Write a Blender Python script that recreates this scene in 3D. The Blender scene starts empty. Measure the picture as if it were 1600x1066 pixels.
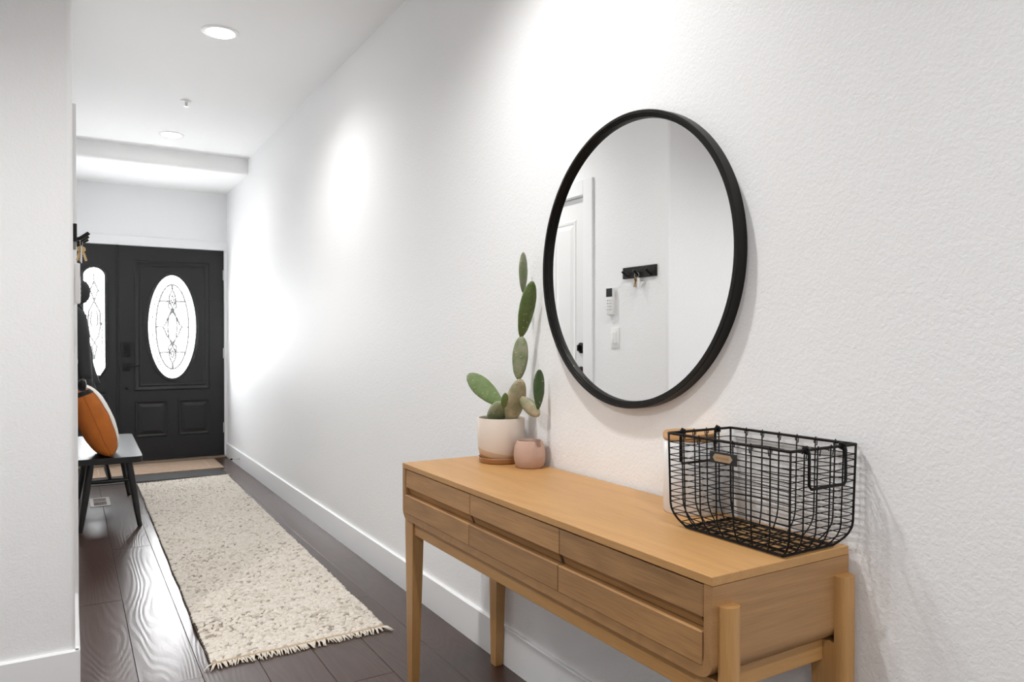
import bpy, bmesh, math, random
from mathutils import Vector, Matrix, noise
random.seed(7)
scene = bpy.context.scene
COL = scene.collection
R = math.radians

# ------------------------------------------------------------------ camera
F, PITCH, YAW, CAM_H = 1150.0, R(0.55), math.atan(691.6 / 1150.0), 1.168
CY = 530.2 + F * math.tan(PITCH)
cam = bpy.data.cameras.new('camera'); camo = bpy.data.objects.new('camera', cam); COL.objects.link(camo)
camo.location = (0, 0, CAM_H)
camo.rotation_euler = (math.pi / 2 - PITCH, 0, -YAW)
cam.sensor_fit = 'HORIZONTAL'; cam.sensor_width = 36.0; cam.lens = 36.0 * F / 1600.0
cam.shift_y = (CY - 533.0) / 1600.0
cam.clip_start = 0.02
scene.camera = camo
FW = Vector((math.sin(YAW) * math.cos(PITCH), math.cos(YAW) * math.cos(PITCH), -math.sin(PITCH)))
RT = Vector((math.cos(YAW), -math.sin(YAW), 0)); UP = RT.cross(FW)
def at(x, y, X):
    """point on the plane X = const seen at a photo pixel"""
    d = FW * F + RT * (x - 800) - UP * (y - CY)
    return Vector((0, 0, CAM_H)) + d * (X / d.x)

# ------------------------------------------------------------------ world, exposure
scene.view_settings.view_transform = 'Standard'; scene.view_settings.look = 'None'
scene.view_settings.gamma = 1.0; scene.view_settings.use_curve_mapping = False
scene.view_settings.exposure = 0.62
WORLD_STRENGTH, LAMP_POWER, DOOR_GLOW, LENS_GLOW = 0.58, 85.0, 19.0, 20.0
w = bpy.data.worlds.new('world'); scene.world = w; w.use_nodes = True
bg = w.node_tree.nodes['Background']; bg.inputs[0].default_value = (0.93, 0.96, 1.0, 1); bg.inputs[1].default_value = WORLD_STRENGTH
pl = bpy.data.lights.new('sky_portal', 'AREA'); pl.shape = 'RECTANGLE'; pl.size = 3.5; pl.size_y = 2.7; pl.cycles.is_portal = True
plo = bpy.data.objects.new('sky_portal', pl); COL.objects.link(plo)
plo.location = (-0.42, -3.2, 1.37); plo.rotation_euler = (R(90), 0, R(180))
plo.rotation_euler = (R(-90), 0, R(180))
try:
    scene.cycles.sample_clamp_indirect = 8.0
    scene.cycles.caustics_reflective = False; scene.cycles.caustics_refractive = False
    scene.cycles.max_bounces = 10; scene.cycles.diffuse_bounces = 6; scene.cycles.transparent_max_bounces = 8
except Exception: pass

# ------------------------------------------------------------------ materials
def new_mat(name):
    m = bpy.data.materials.new(name); m.use_nodes = True
    nt = m.node_tree; b = nt.nodes['Principled BSDF']
    return m, nt, b
def N(nt, t, **kw):
    n = nt.nodes.new(t)
    for k, v in kw.items():
        if k in n.inputs.keys(): n.inputs[k].default_value = v
        else: setattr(n, k, v)
    return n
def plain(name, col, rough=0.5, metal=0.0, spec=0.5, bump=0.0, bscale=200.0, var=0.0, vscale=8.0):
    m, nt, b = new_mat(name)
    b.inputs['Base Color'].default_value = (*col, 1); b.inputs['Roughness'].default_value = rough
    b.inputs['Metallic'].default_value = metal; b.inputs['Specular IOR Level'].default_value = spec
    tc = N(nt, 'ShaderNodeTexCoord')
    if var:
        n = N(nt, 'ShaderNodeTexNoise', Scale=vscale, Detail=4.0); nt.links.new(tc.outputs['Object'], n.inputs['Vector'])
        mx = N(nt, 'ShaderNodeMixRGB'); nt.links.new(n.outputs['Fac'], mx.inputs['Fac'])
        mx.inputs[1].default_value = (*[c * (1 - var) for c in col], 1); mx.inputs[2].default_value = (*[min(1, c * (1 + var)) for c in col], 1)
        nt.links.new(mx.outputs[0], b.inputs['Base Color'])
    if bump:
        n = N(nt, 'ShaderNodeTexNoise', Scale=bscale, Detail=3.0); nt.links.new(tc.outputs['Object'], n.inputs['Vector'])
        bp = N(nt, 'ShaderNodeBump', Strength=bump, Distance=0.002); nt.links.new(n.outputs['Fac'], bp.inputs['Height'])
        nt.links.new(bp.outputs[0], b.inputs['Normal'])
    return m
def emis(name, col, s):
    m, nt, b = new_mat(name)
    b.inputs['Base Color'].default_value = (0.8, 0.8, 0.8, 1)
    b.inputs['Emission Color'].default_value = (*col, 1); b.inputs['Emission Strength'].default_value = s
    return m
def wall_paint(name, col, strength=0.40):
    m, nt, b = new_mat(name)
    b.inputs['Base Color'].default_value = (*col, 1); b.inputs['Roughness'].default_value = 0.55
    b.inputs['Specular IOR Level'].default_value = 0.3
    tc = N(nt, 'ShaderNodeTexCoord')
    n = N(nt, 'ShaderNodeTexNoise', Scale=130.0, Detail=2.0, Roughness=0.5, Distortion=0.5)
    nt.links.new(tc.outputs['Object'], n.inputs['Vector'])
    n2 = N(nt, 'ShaderNodeTexNoise', Scale=60.0, Detail=1.0); nt.links.new(tc.outputs['Object'], n2.inputs['Vector'])
    ad = N(nt, 'ShaderNodeMath', operation='MULTIPLY_ADD'); ad.inputs[1].default_value = 0.5
    nt.links.new(n2.outputs['Fac'], ad.inputs[0]); nt.links.new(n.outputs['Fac'], ad.inputs[2])
    bp = N(nt, 'ShaderNodeBump', Strength=strength, Distance=0.0024)
    nt.links.new(ad.outputs[0], bp.inputs['Height']); nt.links.new(bp.outputs[0], b.inputs['Normal'])
    return m
def wood(name, c1, c2, axis, rough=0.4, ring=14.0, fine=160.0, bump=0.08, per_object=False, spec=0.5, contrast=1.0, coat=0.0, ring_bump=0.0, rings=11.0):
    """grain runs along axis (0,1,2)"""
    m, nt, b = new_mat(name)
    tc = N(nt, 'ShaderNodeTexCoord'); src = tc.outputs['Object']
    if per_object:
        oi = N(nt, 'ShaderNodeObjectInfo'); cx = N(nt, 'ShaderNodeMath', operation='MULTIPLY'); cx.inputs[1].default_value = 37.0
        nt.links.new(oi.outputs['Random'], cx.inputs[0])
        va = N(nt, 'ShaderNodeVectorMath', operation='ADD'); nt.links.new(src, va.inputs[0]); nt.links.new(cx.outputs[0], va.inputs[1]); src = va.outputs[0]
    sc1 = [1.0] * 3; sc1[axis] = 0.14
    sc2 = [1.0] * 3; sc2[axis] = 0.035
    mp1 = N(nt, 'ShaderNodeMapping'); mp1.inputs['Scale'].default_value = sc1; nt.links.new(src, mp1.inputs['Vector'])
    mp2 = N(nt, 'ShaderNodeMapping'); mp2.inputs['Scale'].default_value = sc2; nt.links.new(src, mp2.inputs['Vector'])
    n1 = N(nt, 'ShaderNodeTexNoise', Scale=ring * 0.45, Detail=1.5, Roughness=0.4); nt.links.new(mp1.outputs[0], n1.inputs['Vector'])
    mu = N(nt, 'ShaderNodeMath', operation='MULTIPLY'); mu.inputs[1].default_value = rings; nt.links.new(n1.outputs['Fac'], mu.inputs[0])
    fr = N(nt, 'ShaderNodeMath', operation='PINGPONG'); fr.inputs[1].default_value = 0.5; nt.links.new(mu.outputs[0], fr.inputs[0])
    n2 = N(nt, 'ShaderNodeTexNoise', Scale=fine, Detail=3.0, Roughness=0.6); nt.links.new(mp2.outputs[0], n2.inputs['Vector'])
    a = N(nt, 'ShaderNodeMath', operation='MULTIPLY_ADD'); a.inputs[1].default_value = 0.7 * contrast
    nt.links.new(fr.outputs[0], a.inputs[0]); nt.links.new(n2.outputs['Fac'], a.inputs[2])
    mr = N(nt, 'ShaderNodeMapRange'); mr.inputs[1].default_value = 0.35; mr.inputs[2].default_value = 1.0; nt.links.new(a.outputs[0], mr.inputs[0])
    mx = N(nt, 'ShaderNodeMixRGB'); mx.inputs[1].default_value = (*c1, 1); mx.inputs[2].default_value = (*c2, 1)
    nt.links.new(mr.outputs[0], mx.inputs['Fac']); col = mx.outputs[0]
    if per_object:
        hv = N(nt, 'ShaderNodeHueSaturation'); mrv = N(nt, 'ShaderNodeMapRange'); mrv.inputs[3].default_value = 0.8; mrv.inputs[4].default_value = 1.2
        nt.links.new(oi.outputs['Random'], mrv.inputs[0]); nt.links.new(mrv.outputs[0], hv.inputs['Value']); nt.links.new(col, hv.inputs['Color']); col = hv.outputs[0]
    nt.links.new(col, b.inputs['Base Color'])
    b.inputs['Roughness'].default_value = rough; b.inputs['Specular IOR Level'].default_value = spec
    if coat: b.inputs['Coat Weight'].default_value = coat; b.inputs['Coat Roughness'].default_value = 0.38
    bp = N(nt, 'ShaderNodeBump', Strength=bump, Distance=0.002); nt.links.new(a.outputs[0], bp.inputs['Height'])
    if ring_bump:                       # brushed growth rings standing slightly proud
        b3 = N(nt, 'ShaderNodeBump', Strength=ring_bump, Distance=0.0012); nt.links.new(fr.outputs[0], b3.inputs['Height'])
        nt.links.new(bp.outputs[0], b3.inputs['Normal']); nt.links.new(b3.outputs[0], b.inputs['Normal'])
        if coat: nt.links.new(b3.outputs[0], b.inputs['Coat Normal'])
    else: nt.links.new(bp.outputs[0], b.inputs['Normal'])
    return m

M = {}
M['wall'] = wall_paint('wall_paint', (0.87, 0.875, 0.88))
M['ceil'] = plain('ceiling_paint', (0.89, 0.89, 0.89), 0.7, bump=0.1, bscale=60)
M['trim'] = plain('trim_paint', (0.86, 0.865, 0.875), 0.35)
M['white_door'] = plain('white_door_paint', (0.82, 0.82, 0.82), 0.4)
M['floorwood'] = wood('floor_wood', (0.034, 0.013, 0.007), (0.050, 0.022, 0.014), 1, rough=0.26, ring=11, fine=120, bump=0.07, per_object=True, spec=0.3, coat=0.5, ring_bump=0.32, rings=30.0)
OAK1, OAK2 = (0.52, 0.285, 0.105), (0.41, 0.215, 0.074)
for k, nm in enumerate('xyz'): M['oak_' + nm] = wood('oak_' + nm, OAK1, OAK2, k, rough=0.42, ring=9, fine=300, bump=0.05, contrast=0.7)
M['oak_drawer'] = wood('oak_drawer', (0.44, 0.24, 0.095), (0.25, 0.130, 0.053), 1, rough=0.45, ring=12, fine=300, bump=0.05, per_object=True, contrast=0.75)  # same oak as the top, shade of the front darkened into it
M['oak_end_shaded'] = wood('oak_end_shaded', (0.41, 0.225, 0.092), (0.30, 0.155, 0.062), 0, rough=0.45, ring=12, fine=300, bump=0.05, contrast=0.8)  # same oak again, darkened to carry the shade on the case ends
M['dark'] = plain('dark_gap', (0.05, 0.028, 0.014), 0.7)
M['black_metal'] = plain('black_metal', (0.008, 0.007, 0.006), 0.40, spec=0.25)
M['black_wire'] = plain('black_wire', (0.006, 0.005, 0.005), 0.5, spec=0.2)
M['mirror'] = plain('mirror_silver', (0.97, 0.975, 0.975), 0.0, metal=1.0)
M['charcoal'] = plain('charcoal_door_paint', (0.020, 0.020, 0.021), 0.42, spec=0.3)
M['black_plastic'] = plain('black_plastic', (0.008, 0.008, 0.008), 0.4, spec=0.25)
M['glass'] = emis('daylit_frosted_glass', (0.97, 0.985, 1.0), DOOR_GLOW)
M['came'] = plain('lead_came', (0.30, 0.30, 0.30), 0.5)
M['nickel'] = plain('satin_nickel', (0.55, 0.53, 0.50), 0.35, metal=1.0)
M['bench'] = wood('black_stained_wood', (0.004, 0.004, 0.004), (0.008, 0.007, 0.007), 1, rough=0.36, ring=16, fine=120, bump=0.12)
M['pile'] = None
M['leather'] = plain('tan_suede', (0.44, 0.125, 0.016), 0.62, bump=0.25, bscale=160, var=0.25, vscale=14, spec=0.3)
M['lens'] = emis('lamp_lens', (1.0, 0.96, 0.90), LENS_GLOW)
M['white_plastic'] = plain('white_plastic', (0.80, 0.80, 0.79), 0.35)
M['brass'] = plain('brass', (0.62, 0.42, 0.20), 0.3, metal=1.0)
M['coat'] = plain('charcoal_coat_cloth', (0.024, 0.025, 0.027), 0.75, bump=0.3, bscale=300)
M['cap'] = plain('black_cap_cloth', (0.022, 0.022, 0.024), 0.8, bump=0.3, bscale=300)
M['mat'] = plain('coir_mat', (0.32, 0.225, 0.16), 0.95, bump=0.9, bscale=220, var=0.35, vscale=60)
M['rubber'] = plain('charcoal_rubber', (0.035, 0.034, 0.034), 0.85, bump=0.4, bscale=200)
M['fringe'] = plain('wool_fringe', (0.72, 0.66, 0.57), 0.9)
M['rugbase'] = plain('rug_backing', (0.26, 0.205, 0.15), 0.95, var=0.25, vscale=50)
M['soil'] = plain('soil', (0.045, 0.032, 0.022), 0.95, bump=1.0, bscale=150)
M['ceramic'] = plain('white_ceramic', (0.78, 0.785, 0.79), 0.3)
M['pinkpot'] = plain('blush_clay', (0.50, 0.335, 0.265), 0.7, bump=0.12, bscale=260, var=0.05)
M['saucer'] = plain('amber_glazed_clay', (0.36, 0.185, 0.075), 0.35, var=0.15, vscale=25)
M['plate'] = plain('aged_brass_plate', (0.40, 0.30, 0.19), 0.5, metal=0.3)
M['leather_tab'] = plain('black_leather', (0.014, 0.014, 0.015), 0.6)

def m_pile():
    m, nt, b = new_mat('wool_pile')
    at_ = N(nt, 'ShaderNodeAttribute', attribute_name='tint')
    tc = N(nt, 'ShaderNodeTexCoord'); n = N(nt, 'ShaderNodeTexNoise', Scale=3.0, Detail=2.0); nt.links.new(tc.outputs['Object'], n.inputs['Vector'])
    ad = N(nt, 'ShaderNodeMath', operation='MULTIPLY_ADD'); ad.inputs[1].default_value = 0.25
    nt.links.new(n.outputs['Fac'], ad.inputs[0]); nt.links.new(at_.outputs['Fac'], ad.inputs[2])
    cr = N(nt, 'ShaderNodeValToRGB'); e = cr.color_ramp.elements
    e[0].position = 0.12; e[0].color = (0.31, 0.265, 0.225, 1)
    e[1].position = 0.75; e[1].color = (0.78, 0.735, 0.67, 1)
    x = cr.color_ramp.elements.new(0.4); x.color = (0.70, 0.645, 0.57, 1)
    nt.links.new(ad.outputs[0], cr.inputs['Fac']); nt.links.new(cr.outputs['Color'], b.inputs['Base Color'])
    b.inputs['Roughness'].default_value = 0.95; b.inputs['Specular IOR Level'].default_value = 0.1
    return m
M['pile'] = m_pile()
def m_pot():
    m, nt, b = new_mat('two_tone_stoneware')
    tc = N(nt, 'ShaderNodeTexCoord'); sp = N(nt, 'ShaderNodeSeparateXYZ'); nt.links.new(tc.outputs['Object'], sp.inputs[0])
    # dipped edge, slanting along the pot
    sl = N(nt, 'ShaderNodeMath', operation='MULTIPLY_ADD'); sl.inputs[1].default_value = -0.16; nt.links.new(sp.outputs['Y'], sl.inputs[0]); nt.links.new(sp.outputs['Z'], sl.inputs[2])
    s2 = N(nt, 'ShaderNodeMath', operation='MULTIPLY_ADD'); s2.inputs[1].default_value = 0.10; nt.links.new(sp.outputs['X'], s2.inputs[0]); nt.links.new(sl.outputs[0], s2.inputs[2])
    cr = N(nt, 'ShaderNodeValToRGB'); cr.color_ramp.interpolation = 'CONSTANT'; e = cr.color_ramp.elements
    e[0].position = 0; e[0].color = (0.46, 0.265, 0.12, 1); e[1].position = 0.021 * 5; e[1].color = (0.60, 0.45, 0.32, 1)
    x = e.new(0.040 * 5); x.color = (0.68, 0.60, 0.53, 1)
    mu = N(nt, 'ShaderNodeMath', operation='MULTIPLY'); mu.inputs[1].default_value = 5.0; nt.links.new(s2.outputs[0], mu.inputs[0]); nt.links.new(mu.outputs[0], cr.inputs['Fac'])
    nt.links.new(cr.outputs[0], b.inputs['Base Color']); b.inputs['Roughness'].default_value = 0.55
    n = N(nt, 'ShaderNodeTexNoise', Scale=260.0, Detail=2.0); nt.links.new(tc.outputs['Object'], n.inputs['Vector'])
    bp = N(nt, 'ShaderNodeBump', Strength=0.2, Distance=0.001); nt.links.new(n.outputs['Fac'], bp.inputs['Height']); nt.links.new(bp.outputs[0], b.inputs['Normal'])
    return m
M['pot'] = m_pot()
def m_pad(name, c1, c2, scale):
    m, nt, b = new_mat(name)
    tc = N(nt, 'ShaderNodeTexCoord'); n = N(nt, 'ShaderNodeTexNoise', Scale=scale, Detail=4.0, Roughness=0.6); nt.links.new(tc.outputs['Object'], n.inputs['Vector'])
    mr = N(nt, 'ShaderNodeMapRange'); mr.inputs[1].default_value = 0.38; mr.inputs[2].default_value = 0.66; nt.links.new(n.outputs['Fac'], mr.inputs[0])
    mx = N(nt, 'ShaderNodeMixRGB'); mx.inputs[1].default_value = (*c1, 1); mx.inputs[2].default_value = (*c2, 1); nt.links.new(mr.outputs[0], mx.inputs['Fac'])
    b.inputs['Roughness'].default_value = 0.5
    v = N(nt, 'ShaderNodeTexVoronoi', Scale=62.0); nt.links.new(tc.outputs['Object'], v.inputs['Vector'])
    md = N(nt, 'ShaderNodeMapRange'); md.inputs[1].default_value = 0.10; md.inputs[2].default_value = 0.20; md.inputs[3].default_value = 0.75; md.inputs[4].default_value = 0.0
    nt.links.new(v.outputs['Distance'], md.inputs[0])
    mz = N(nt, 'ShaderNodeMixRGB'); mz.inputs[2].default_value = (0.34, 0.29, 0.17, 1); nt.links.new(md.outputs[0], mz.inputs['Fac']); nt.links.new(mx.outputs[0], mz.inputs[1])
    nt.links.new(mz.outputs[0], b.inputs['Base Color'])
    mr2 = N(nt, 'ShaderNodeMapRange'); mr2.inputs[1].default_value = 0.0; mr2.inputs[2].default_value = 0.28; mr2.inputs[3].default_value = 1.0; mr2.inputs[4].default_value = 0.0
    nt.links.new(v.outputs['Distance'], mr2.inputs[0])
    bp = N(nt, 'ShaderNodeBump', Strength=0.5, Distance=0.003); nt.links.new(mr2.outputs[0], bp.inputs['Height']); nt.links.new(bp.outputs[0], b.inputs['Normal'])
    return m
M['pad_green'] = m_pad('cactus_green', (0.085, 0.135, 0.030), (0.13, 0.185, 0.055), 30)
M['pad_dark'] = m_pad('cactus_dark_green', (0.030, 0.065, 0.014), (0.05, 0.09, 0.02), 30)
M['pad_grey'] = m_pad('cactus_grey_green', (0.15, 0.19, 0.085), (0.25, 0.25, 0.16), 30)
M['pad_woody'] = m_pad('cactus_woody', (0.21, 0.22, 0.12), (0.42, 0.34, 0.22), 26)

# ------------------------------------------------------------------ mesh helpers
def link(o, parent=None):
    COL.objects.link(o)
    if parent: o.parent = parent
    return o
def from_bm(name, bm, mat, parent=None, smooth=False, loc=None):
    bmesh.ops.recalc_face_normals(bm, faces=bm.faces)
    me = bpy.data.meshes.new(name); bm.to_mesh(me); bm.free()
    if mat: me.materials.append(mat)
    if smooth:
        for p in me.polygons: p.use_smooth = True
        if smooth != 'all':
            try: me.set_sharp_from_angle(angle=R(38))
            except Exception: pass
    o = bpy.data.objects.new(name, me)
    if loc: o.location = loc
    return link(o, parent)
def thing(name, label, cat, loc=(0, 0, 0), group=None, kind=None):
    o = bpy.data.objects.new(name, None); o.location = loc; o.empty_display_size = 0.05; link(o)
    tag(o, label, cat, group, kind); return o
def tag(o, label=None, cat=None, group=None, kind=None):
    if label: o['label'] = label
    if cat: o['category'] = cat
    if group: o['group'] = group
    if kind: o['kind'] = kind
    return o
def box(bm, x0, x1, y0, y1, z0, z1, bev=0.0, seg=2):
    vs = [bm.verts.new((x, y, z)) for x in (x0, x1) for y in (y0, y1) for z in (z0, z1)]
    fs = [(0, 1, 3, 2), (4, 6, 7, 5), (0, 4, 5, 1), (2, 3, 7, 6), (0, 2, 6, 4), (1, 5, 7, 3)]
    faces = [bm.faces.new([vs[i] for i in f]) for f in fs]
    if bev:
        ed = list({e for f in faces for e in f.edges})
        bmesh.ops.bevel(bm, geom=ed, offset=bev, segments=seg, affect='EDGES', profile=0.5)
def B(*a, **k):
    bm = bmesh.new(); box(bm, *a, **k); return bm
def tube(bm, pts, r, seg=8, closed=False, cap=True):
    pts = [Vector(p) for p in pts]; n = len(pts); rs = r if isinstance(r, (list, tuple)) else [r] * n
    rings = []; prev = None
    for i, p in enumerate(pts):
        if closed: t = pts[(i + 1) % n] - pts[i - 1]
        else: t = pts[min(i + 1, n - 1)] - pts[max(i - 1, 0)]
        t.normalize()
        if prev is None:
            a = Vector((0, 0, 1)) if abs(t.z) < 0.9 else Vector((1, 0, 0)); u = t.cross(a).normalized()
        else:
            u = prev - t * prev.dot(t)
            u = u.normalized() if u.length > 1e-6 else t.orthogonal().normalized()
        prev = u; v = t.cross(u)
        rings.append([bm.verts.new(p + (u * math.cos(2 * math.pi * k / seg) + v * math.sin(2 * math.pi * k / seg)) * rs[i]) for k in range(seg)])
    m = n if closed else n - 1
    for i in range(m):
        a, b2 = rings[i], rings[(i + 1) % n]
        for k in range(seg): bm.faces.new([a[k], a[(k + 1) % seg], b2[(k + 1) % seg], b2[k]])
    if not closed and cap:
        bm.faces.new(list(reversed(rings[0]))); bm.faces.new(rings[-1])
def T(pts, r, seg=8, closed=False):
    bm = bmesh.new(); tube(bm, pts, r, seg, closed); return bm
def lathe(prof, seg=48, axis='z', c=(0, 0, 0)):
    bm = bmesh.new(); rings = []
    for r, h in prof:
        ring = []
        for k in range(seg):
            a = 2 * math.pi * k / seg; p = (r * math.cos(a), r * math.sin(a), h)
            if axis == 'x': p = (h, r * math.cos(a), r * math.sin(a))
            if axis == 'y': p = (r * math.cos(a), h, r * math.sin(a))
            ring.append(bm.verts.new((p[0] + c[0], p[1] + c[1], p[2] + c[2])))
        rings.append(ring)
    for a, b2 in zip(rings, rings[1:]):
        for k in range(seg): bm.faces.new([a[k], a[(k + 1) % seg], b2[(k + 1) % seg], b2[k]])
    bm.faces.new(rings[0]); bm.faces.new(rings[-1])
    return bm
def prism(poly, axis, a, b2, bm=None):
    """poly in the two other axes (in xyz order), extruded along axis from a to b2"""
    bm = bm or bmesh.new()
    def P(u, v, h): return {0: (h, u, v), 1: (u, h, v), 2: (u, v, h)}[axis]
    A = [bm.verts.new(P(u, v, a)) for u, v in poly]; Bv = [bm.verts.new(P(u, v, b2)) for u, v in poly]
    n = len(poly)
    for i in range(n): bm.faces.new([A[i], A[(i + 1) % n], Bv[(i + 1) % n], Bv[i]])
    bm.faces.new(A); bm.faces.new(Bv)
    return bm
def strip_ring(loop_a, loop_b, bm):
    n = len(loop_a)
    for i in range(n): bm.faces.new([loop_a[i], loop_a[(i + 1) % n], loop_b[(i + 1) % n], loop_b[i]])
def arc(cx, cy, r, a0, a1, n=6):
    return [(cx + r * math.cos(R(a0 + (a1 - a0) * i / n)), cy + r * math.sin(R(a0 + (a1 - a0) * i / n))) for i in range(n + 1)]

# ------------------------------------------------------------------ room shell
XR, XL, YE, YC, ZC = 1.344, 0.012, 7.74, 2.84, 2.74      # right wall, hall's left wall, end wall, corner, ceiling
YB, XW = -3.2, -2.2                                       # where the open room begins, its far side wall
ID0, ID1, IDT = 3.553, 4.363, 2.035                       # inner door opening
def struct(name, bm, mat, parent=None, **k):
    o = from_bm(name, bm, mat, parent, **k)
    if not parent: o['kind'] = 'structure'
    return o
o = struct('wall_right', B(XR, XR + 0.12, YB, YE + 0.15, 0, ZC), M['wall']); tag(o, 'long textured white wall behind the console table and mirror')
# hall's left wall and the return facing the open room, one L with a rounded corner
bm = bmesh.new()
rc = 0.018
poly = [(XW, YC), (XL - rc, YC)] + arc(XL - rc, YC + rc, rc, -90, 0, 6)[1:] + [(XL, ID0 - 0.012), (XL - 0.12, ID0 - 0.012), (XL - 0.12, YC + 0.12), (XW, YC + 0.12)]
prism(poly, 2, 0, ZC, bm)
box(bm, XL - 0.12, XL, ID0 - 0.012, ID1 + 0.012, IDT + 0.012, ZC)
box(bm, XL - 0.12, XL, ID1 + 0.012, YE + 0.15, 0, ZC)
o = struct('wall_left', bm, M['wall'], smooth=True); tag(o, 'white textured left wall with rounded outer corner and inner door opening')
o = struct('wall_room_side', B(XW - 0.12, XW, YB, YC + 0.12, 0, ZC), M['wall']); tag(o, 'plain white side wall of the open room')
# end wall around the door unit
DU0, DU1, DUT = 0.052, 1.326, 2.052
bm = bmesh.new()
box(bm, XL, XR, YE, YE + 0.15, DUT, ZC)
box(bm, XL, DU0, YE, YE + 0.15, 0, DUT); box(bm, DU1, XR, YE, YE + 0.15, 0, DUT)
o = struct('wall_end', bm, M['wall']); tag(o, 'white end wall above the charcoal front door')
# ceiling with the dropped soffit near the door
bm = B(XW - 0.12, XR + 0.12, YB, YE + 0.15, ZC, ZC + 0.1)
o = struct('ceiling', bm, M['ceil']); tag(o, 'smooth white ceiling of the hallway')
SY, SZ, sr = 6.70, 2.605, 0.03
poly = [(SY, ZC), (SY, SZ + sr)] + arc(SY + sr, SZ + sr, sr, 180, 270, 6)[1:] + [(YE, SZ), (YE, ZC)]
o = struct('soffit', prism(poly, 0, XL, XR), M['ceil'], smooth=True); tag(o, 'dropped white soffit with rounded edge above the front door')
# floor: subfloor plus planks
fl = struct('floor', B(XW - 0.12, XR + 0.12, YB, YE + 0.15, -0.08, -0.014), M['dark']); tag(fl, 'dark brown hardwood plank floor with satin finish')
PW, X0 = 0.1935, 0.0035
plank_mesh = {}
def plank(x0, x1, y0, y1):
    key = (round(x1 - x0, 4), round(y1 - y0, 3))
    if key not in plank_mesh:
        hx, hy = (x1 - x0) / 2 - 0.0006, (y1 - y0) / 2 - 0.0006
        bm = bmesh.new(); e = 0.0012
        lo = [bm.verts.new((sx * hx, sy * hy, -0.014)) for sx, sy in ((-1, -1), (1, -1), (1, 1), (-1, 1))]
        mi = [bm.verts.new((sx * hx, sy * hy, -0.0012)) for sx, sy in ((-1, -1), (1, -1), (1, 1), (-1, 1))]
        hi = [bm.verts.new((sx * (hx - e), sy * (hy - e), 0)) for sx, sy in ((-1, -1), (1, -1), (1, 1), (-1, 1))]
        strip_ring(lo, mi, bm); strip_ring(mi, hi, bm); bm.faces.new(hi); bm.faces.new(list(reversed(lo)))
        bmesh.ops.recalc_face_normals(bm, faces=bm.faces)
        me = bpy.data.meshes.new('plank'); bm.to_mesh(me); bm.free(); me.materials.append(M['floorwood']); plank_mesh[key] = me
    o = bpy.data.objects.new('plank', plank_mesh[key]); o.location = ((x0 + x1) / 2, (y0 + y1) / 2, 0); link(o, fl)
joint = {0: 3.715, 1: 2.722, 4: 2.417}
for k in range(-11, 7):
    xa = X0 + PW * k; xb = min(xa + PW, XR)
    if xa >= XR - 0.005: continue
    L = 1.9; j = joint.get(k, 2.0 + random.uniform(0, L)); 
    ys = [j + L * q for q in range(-6, 6)]
    yend = YE if k >= 0 else YC
    cuts = [YB] + [y for y in ys if YB + 0.15 < y < yend - 0.15] + [yend]
    for a, b2 in zip(cuts, cuts[1:]): plank(xa, xb, a, b2)

# baseboards
BH, BT = 0.137, 0.014
def base_profile(inv=1): return [(0, 0), (inv * BT, 0), (inv * BT, BH - 0.004), (inv * (BT - 0.004), BH), (0, BH)]
def baseboard(name, poly2, axis, a, b2, label):
    o = struct(name, prism(poly2, axis, a, b2), M['trim']); tag(o, label)
baseboard('baseboard_right', [(XR + u, z) for u, z in base_profile(-1)], 1, YB, YE - 0.016, 'tall white baseboard along the right hallway wall')
baseboard('baseboard_left', [(XL + u, z) for u, z in base_profile(1)], 1, YC - BT + 0.0005, ID0 - 0.09, 'white baseboard on the short hall wall before the inner door')
baseboard('baseboard_left_far', [(XL + u, z) for u, z in base_profile(1)], 1, ID1 + 0.09, YE - 0.016, 'white baseboard behind the black bench')
baseboard('baseboard_corner', [(YC + u, z) for u, z in base_profile(-1)], 0, XW, XL + BT - 0.0008, 'white baseboard under the wall that faces the open room')

# ------------------------------------------------------------------ front door unit
# casing (trim)
bm = bmesh.new()
box(bm, XL, XR, YE - 0.016, YE, DUT - 0.006, DUT + 0.082, 0.003)
box(bm, XL, DU0 + 0.008, YE - 0.016, YE, 0, DUT - 0.006, 0.003); box(bm, DU1 - 0.008, XR, YE - 0.016, YE, 0, DUT - 0.006, 0.003)
o = struct('trim_1', bm, M['trim']); tag(o, 'flat white casing around the front door and sidelight')
o = struct('trim_2', B(DU0, DU1, YE - 0.07, YE + 0.12, 0.0, 0.016, 0.004), plain('bronze_threshold', (0.30, 0.22, 0.155), 0.4, metal=0.5)); tag(o, 'bronze brown threshold strip under the front door')
def mould_rect(x0, x1, z0, z1, y, wd, h, bm):
    """raised moulding ring on a face looking to -Y"""
    def ring(ins, hh): return [bm.verts.new((x, y - hh, z)) for x, z in ((x0 + ins, z0 + ins), (x1 - ins, z0 + ins), (x1 - ins, z1 - ins), (x0 + ins, z1 - ins))]
    a, b2, c, d = ring(0, 0), ring(wd * 0.25, h), ring(wd * 0.55, h * 0.9), ring(wd, 0)
    strip_ring(a, b2, bm); strip_ring(b2, c, bm); strip_ring(c, d, bm)
def raised_panel(x0, x1, z0, z1, y, bm):
    mould_rect(x0, x1, z0, z1, y, 0.026, 0.009, bm)
    def ring(ins, hh): return [bm.verts.new((x, y - hh, z)) for x, z in ((x0 + ins, z0 + ins), (x1 - ins, z0 + ins), (x1 - ins, z1 - ins), (x0 + ins, z1 - ins))]
    a, b2 = ring(0.030, 0.0005), ring(0.060, 0.012); strip_ring(a, b2, bm); bm.faces.new(b2)
D0, D1, DZ0, DZ1, DY = 0.397, 1.318, 0.018, 2.044, YE + 0.012       # slab; DY = inside face
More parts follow.
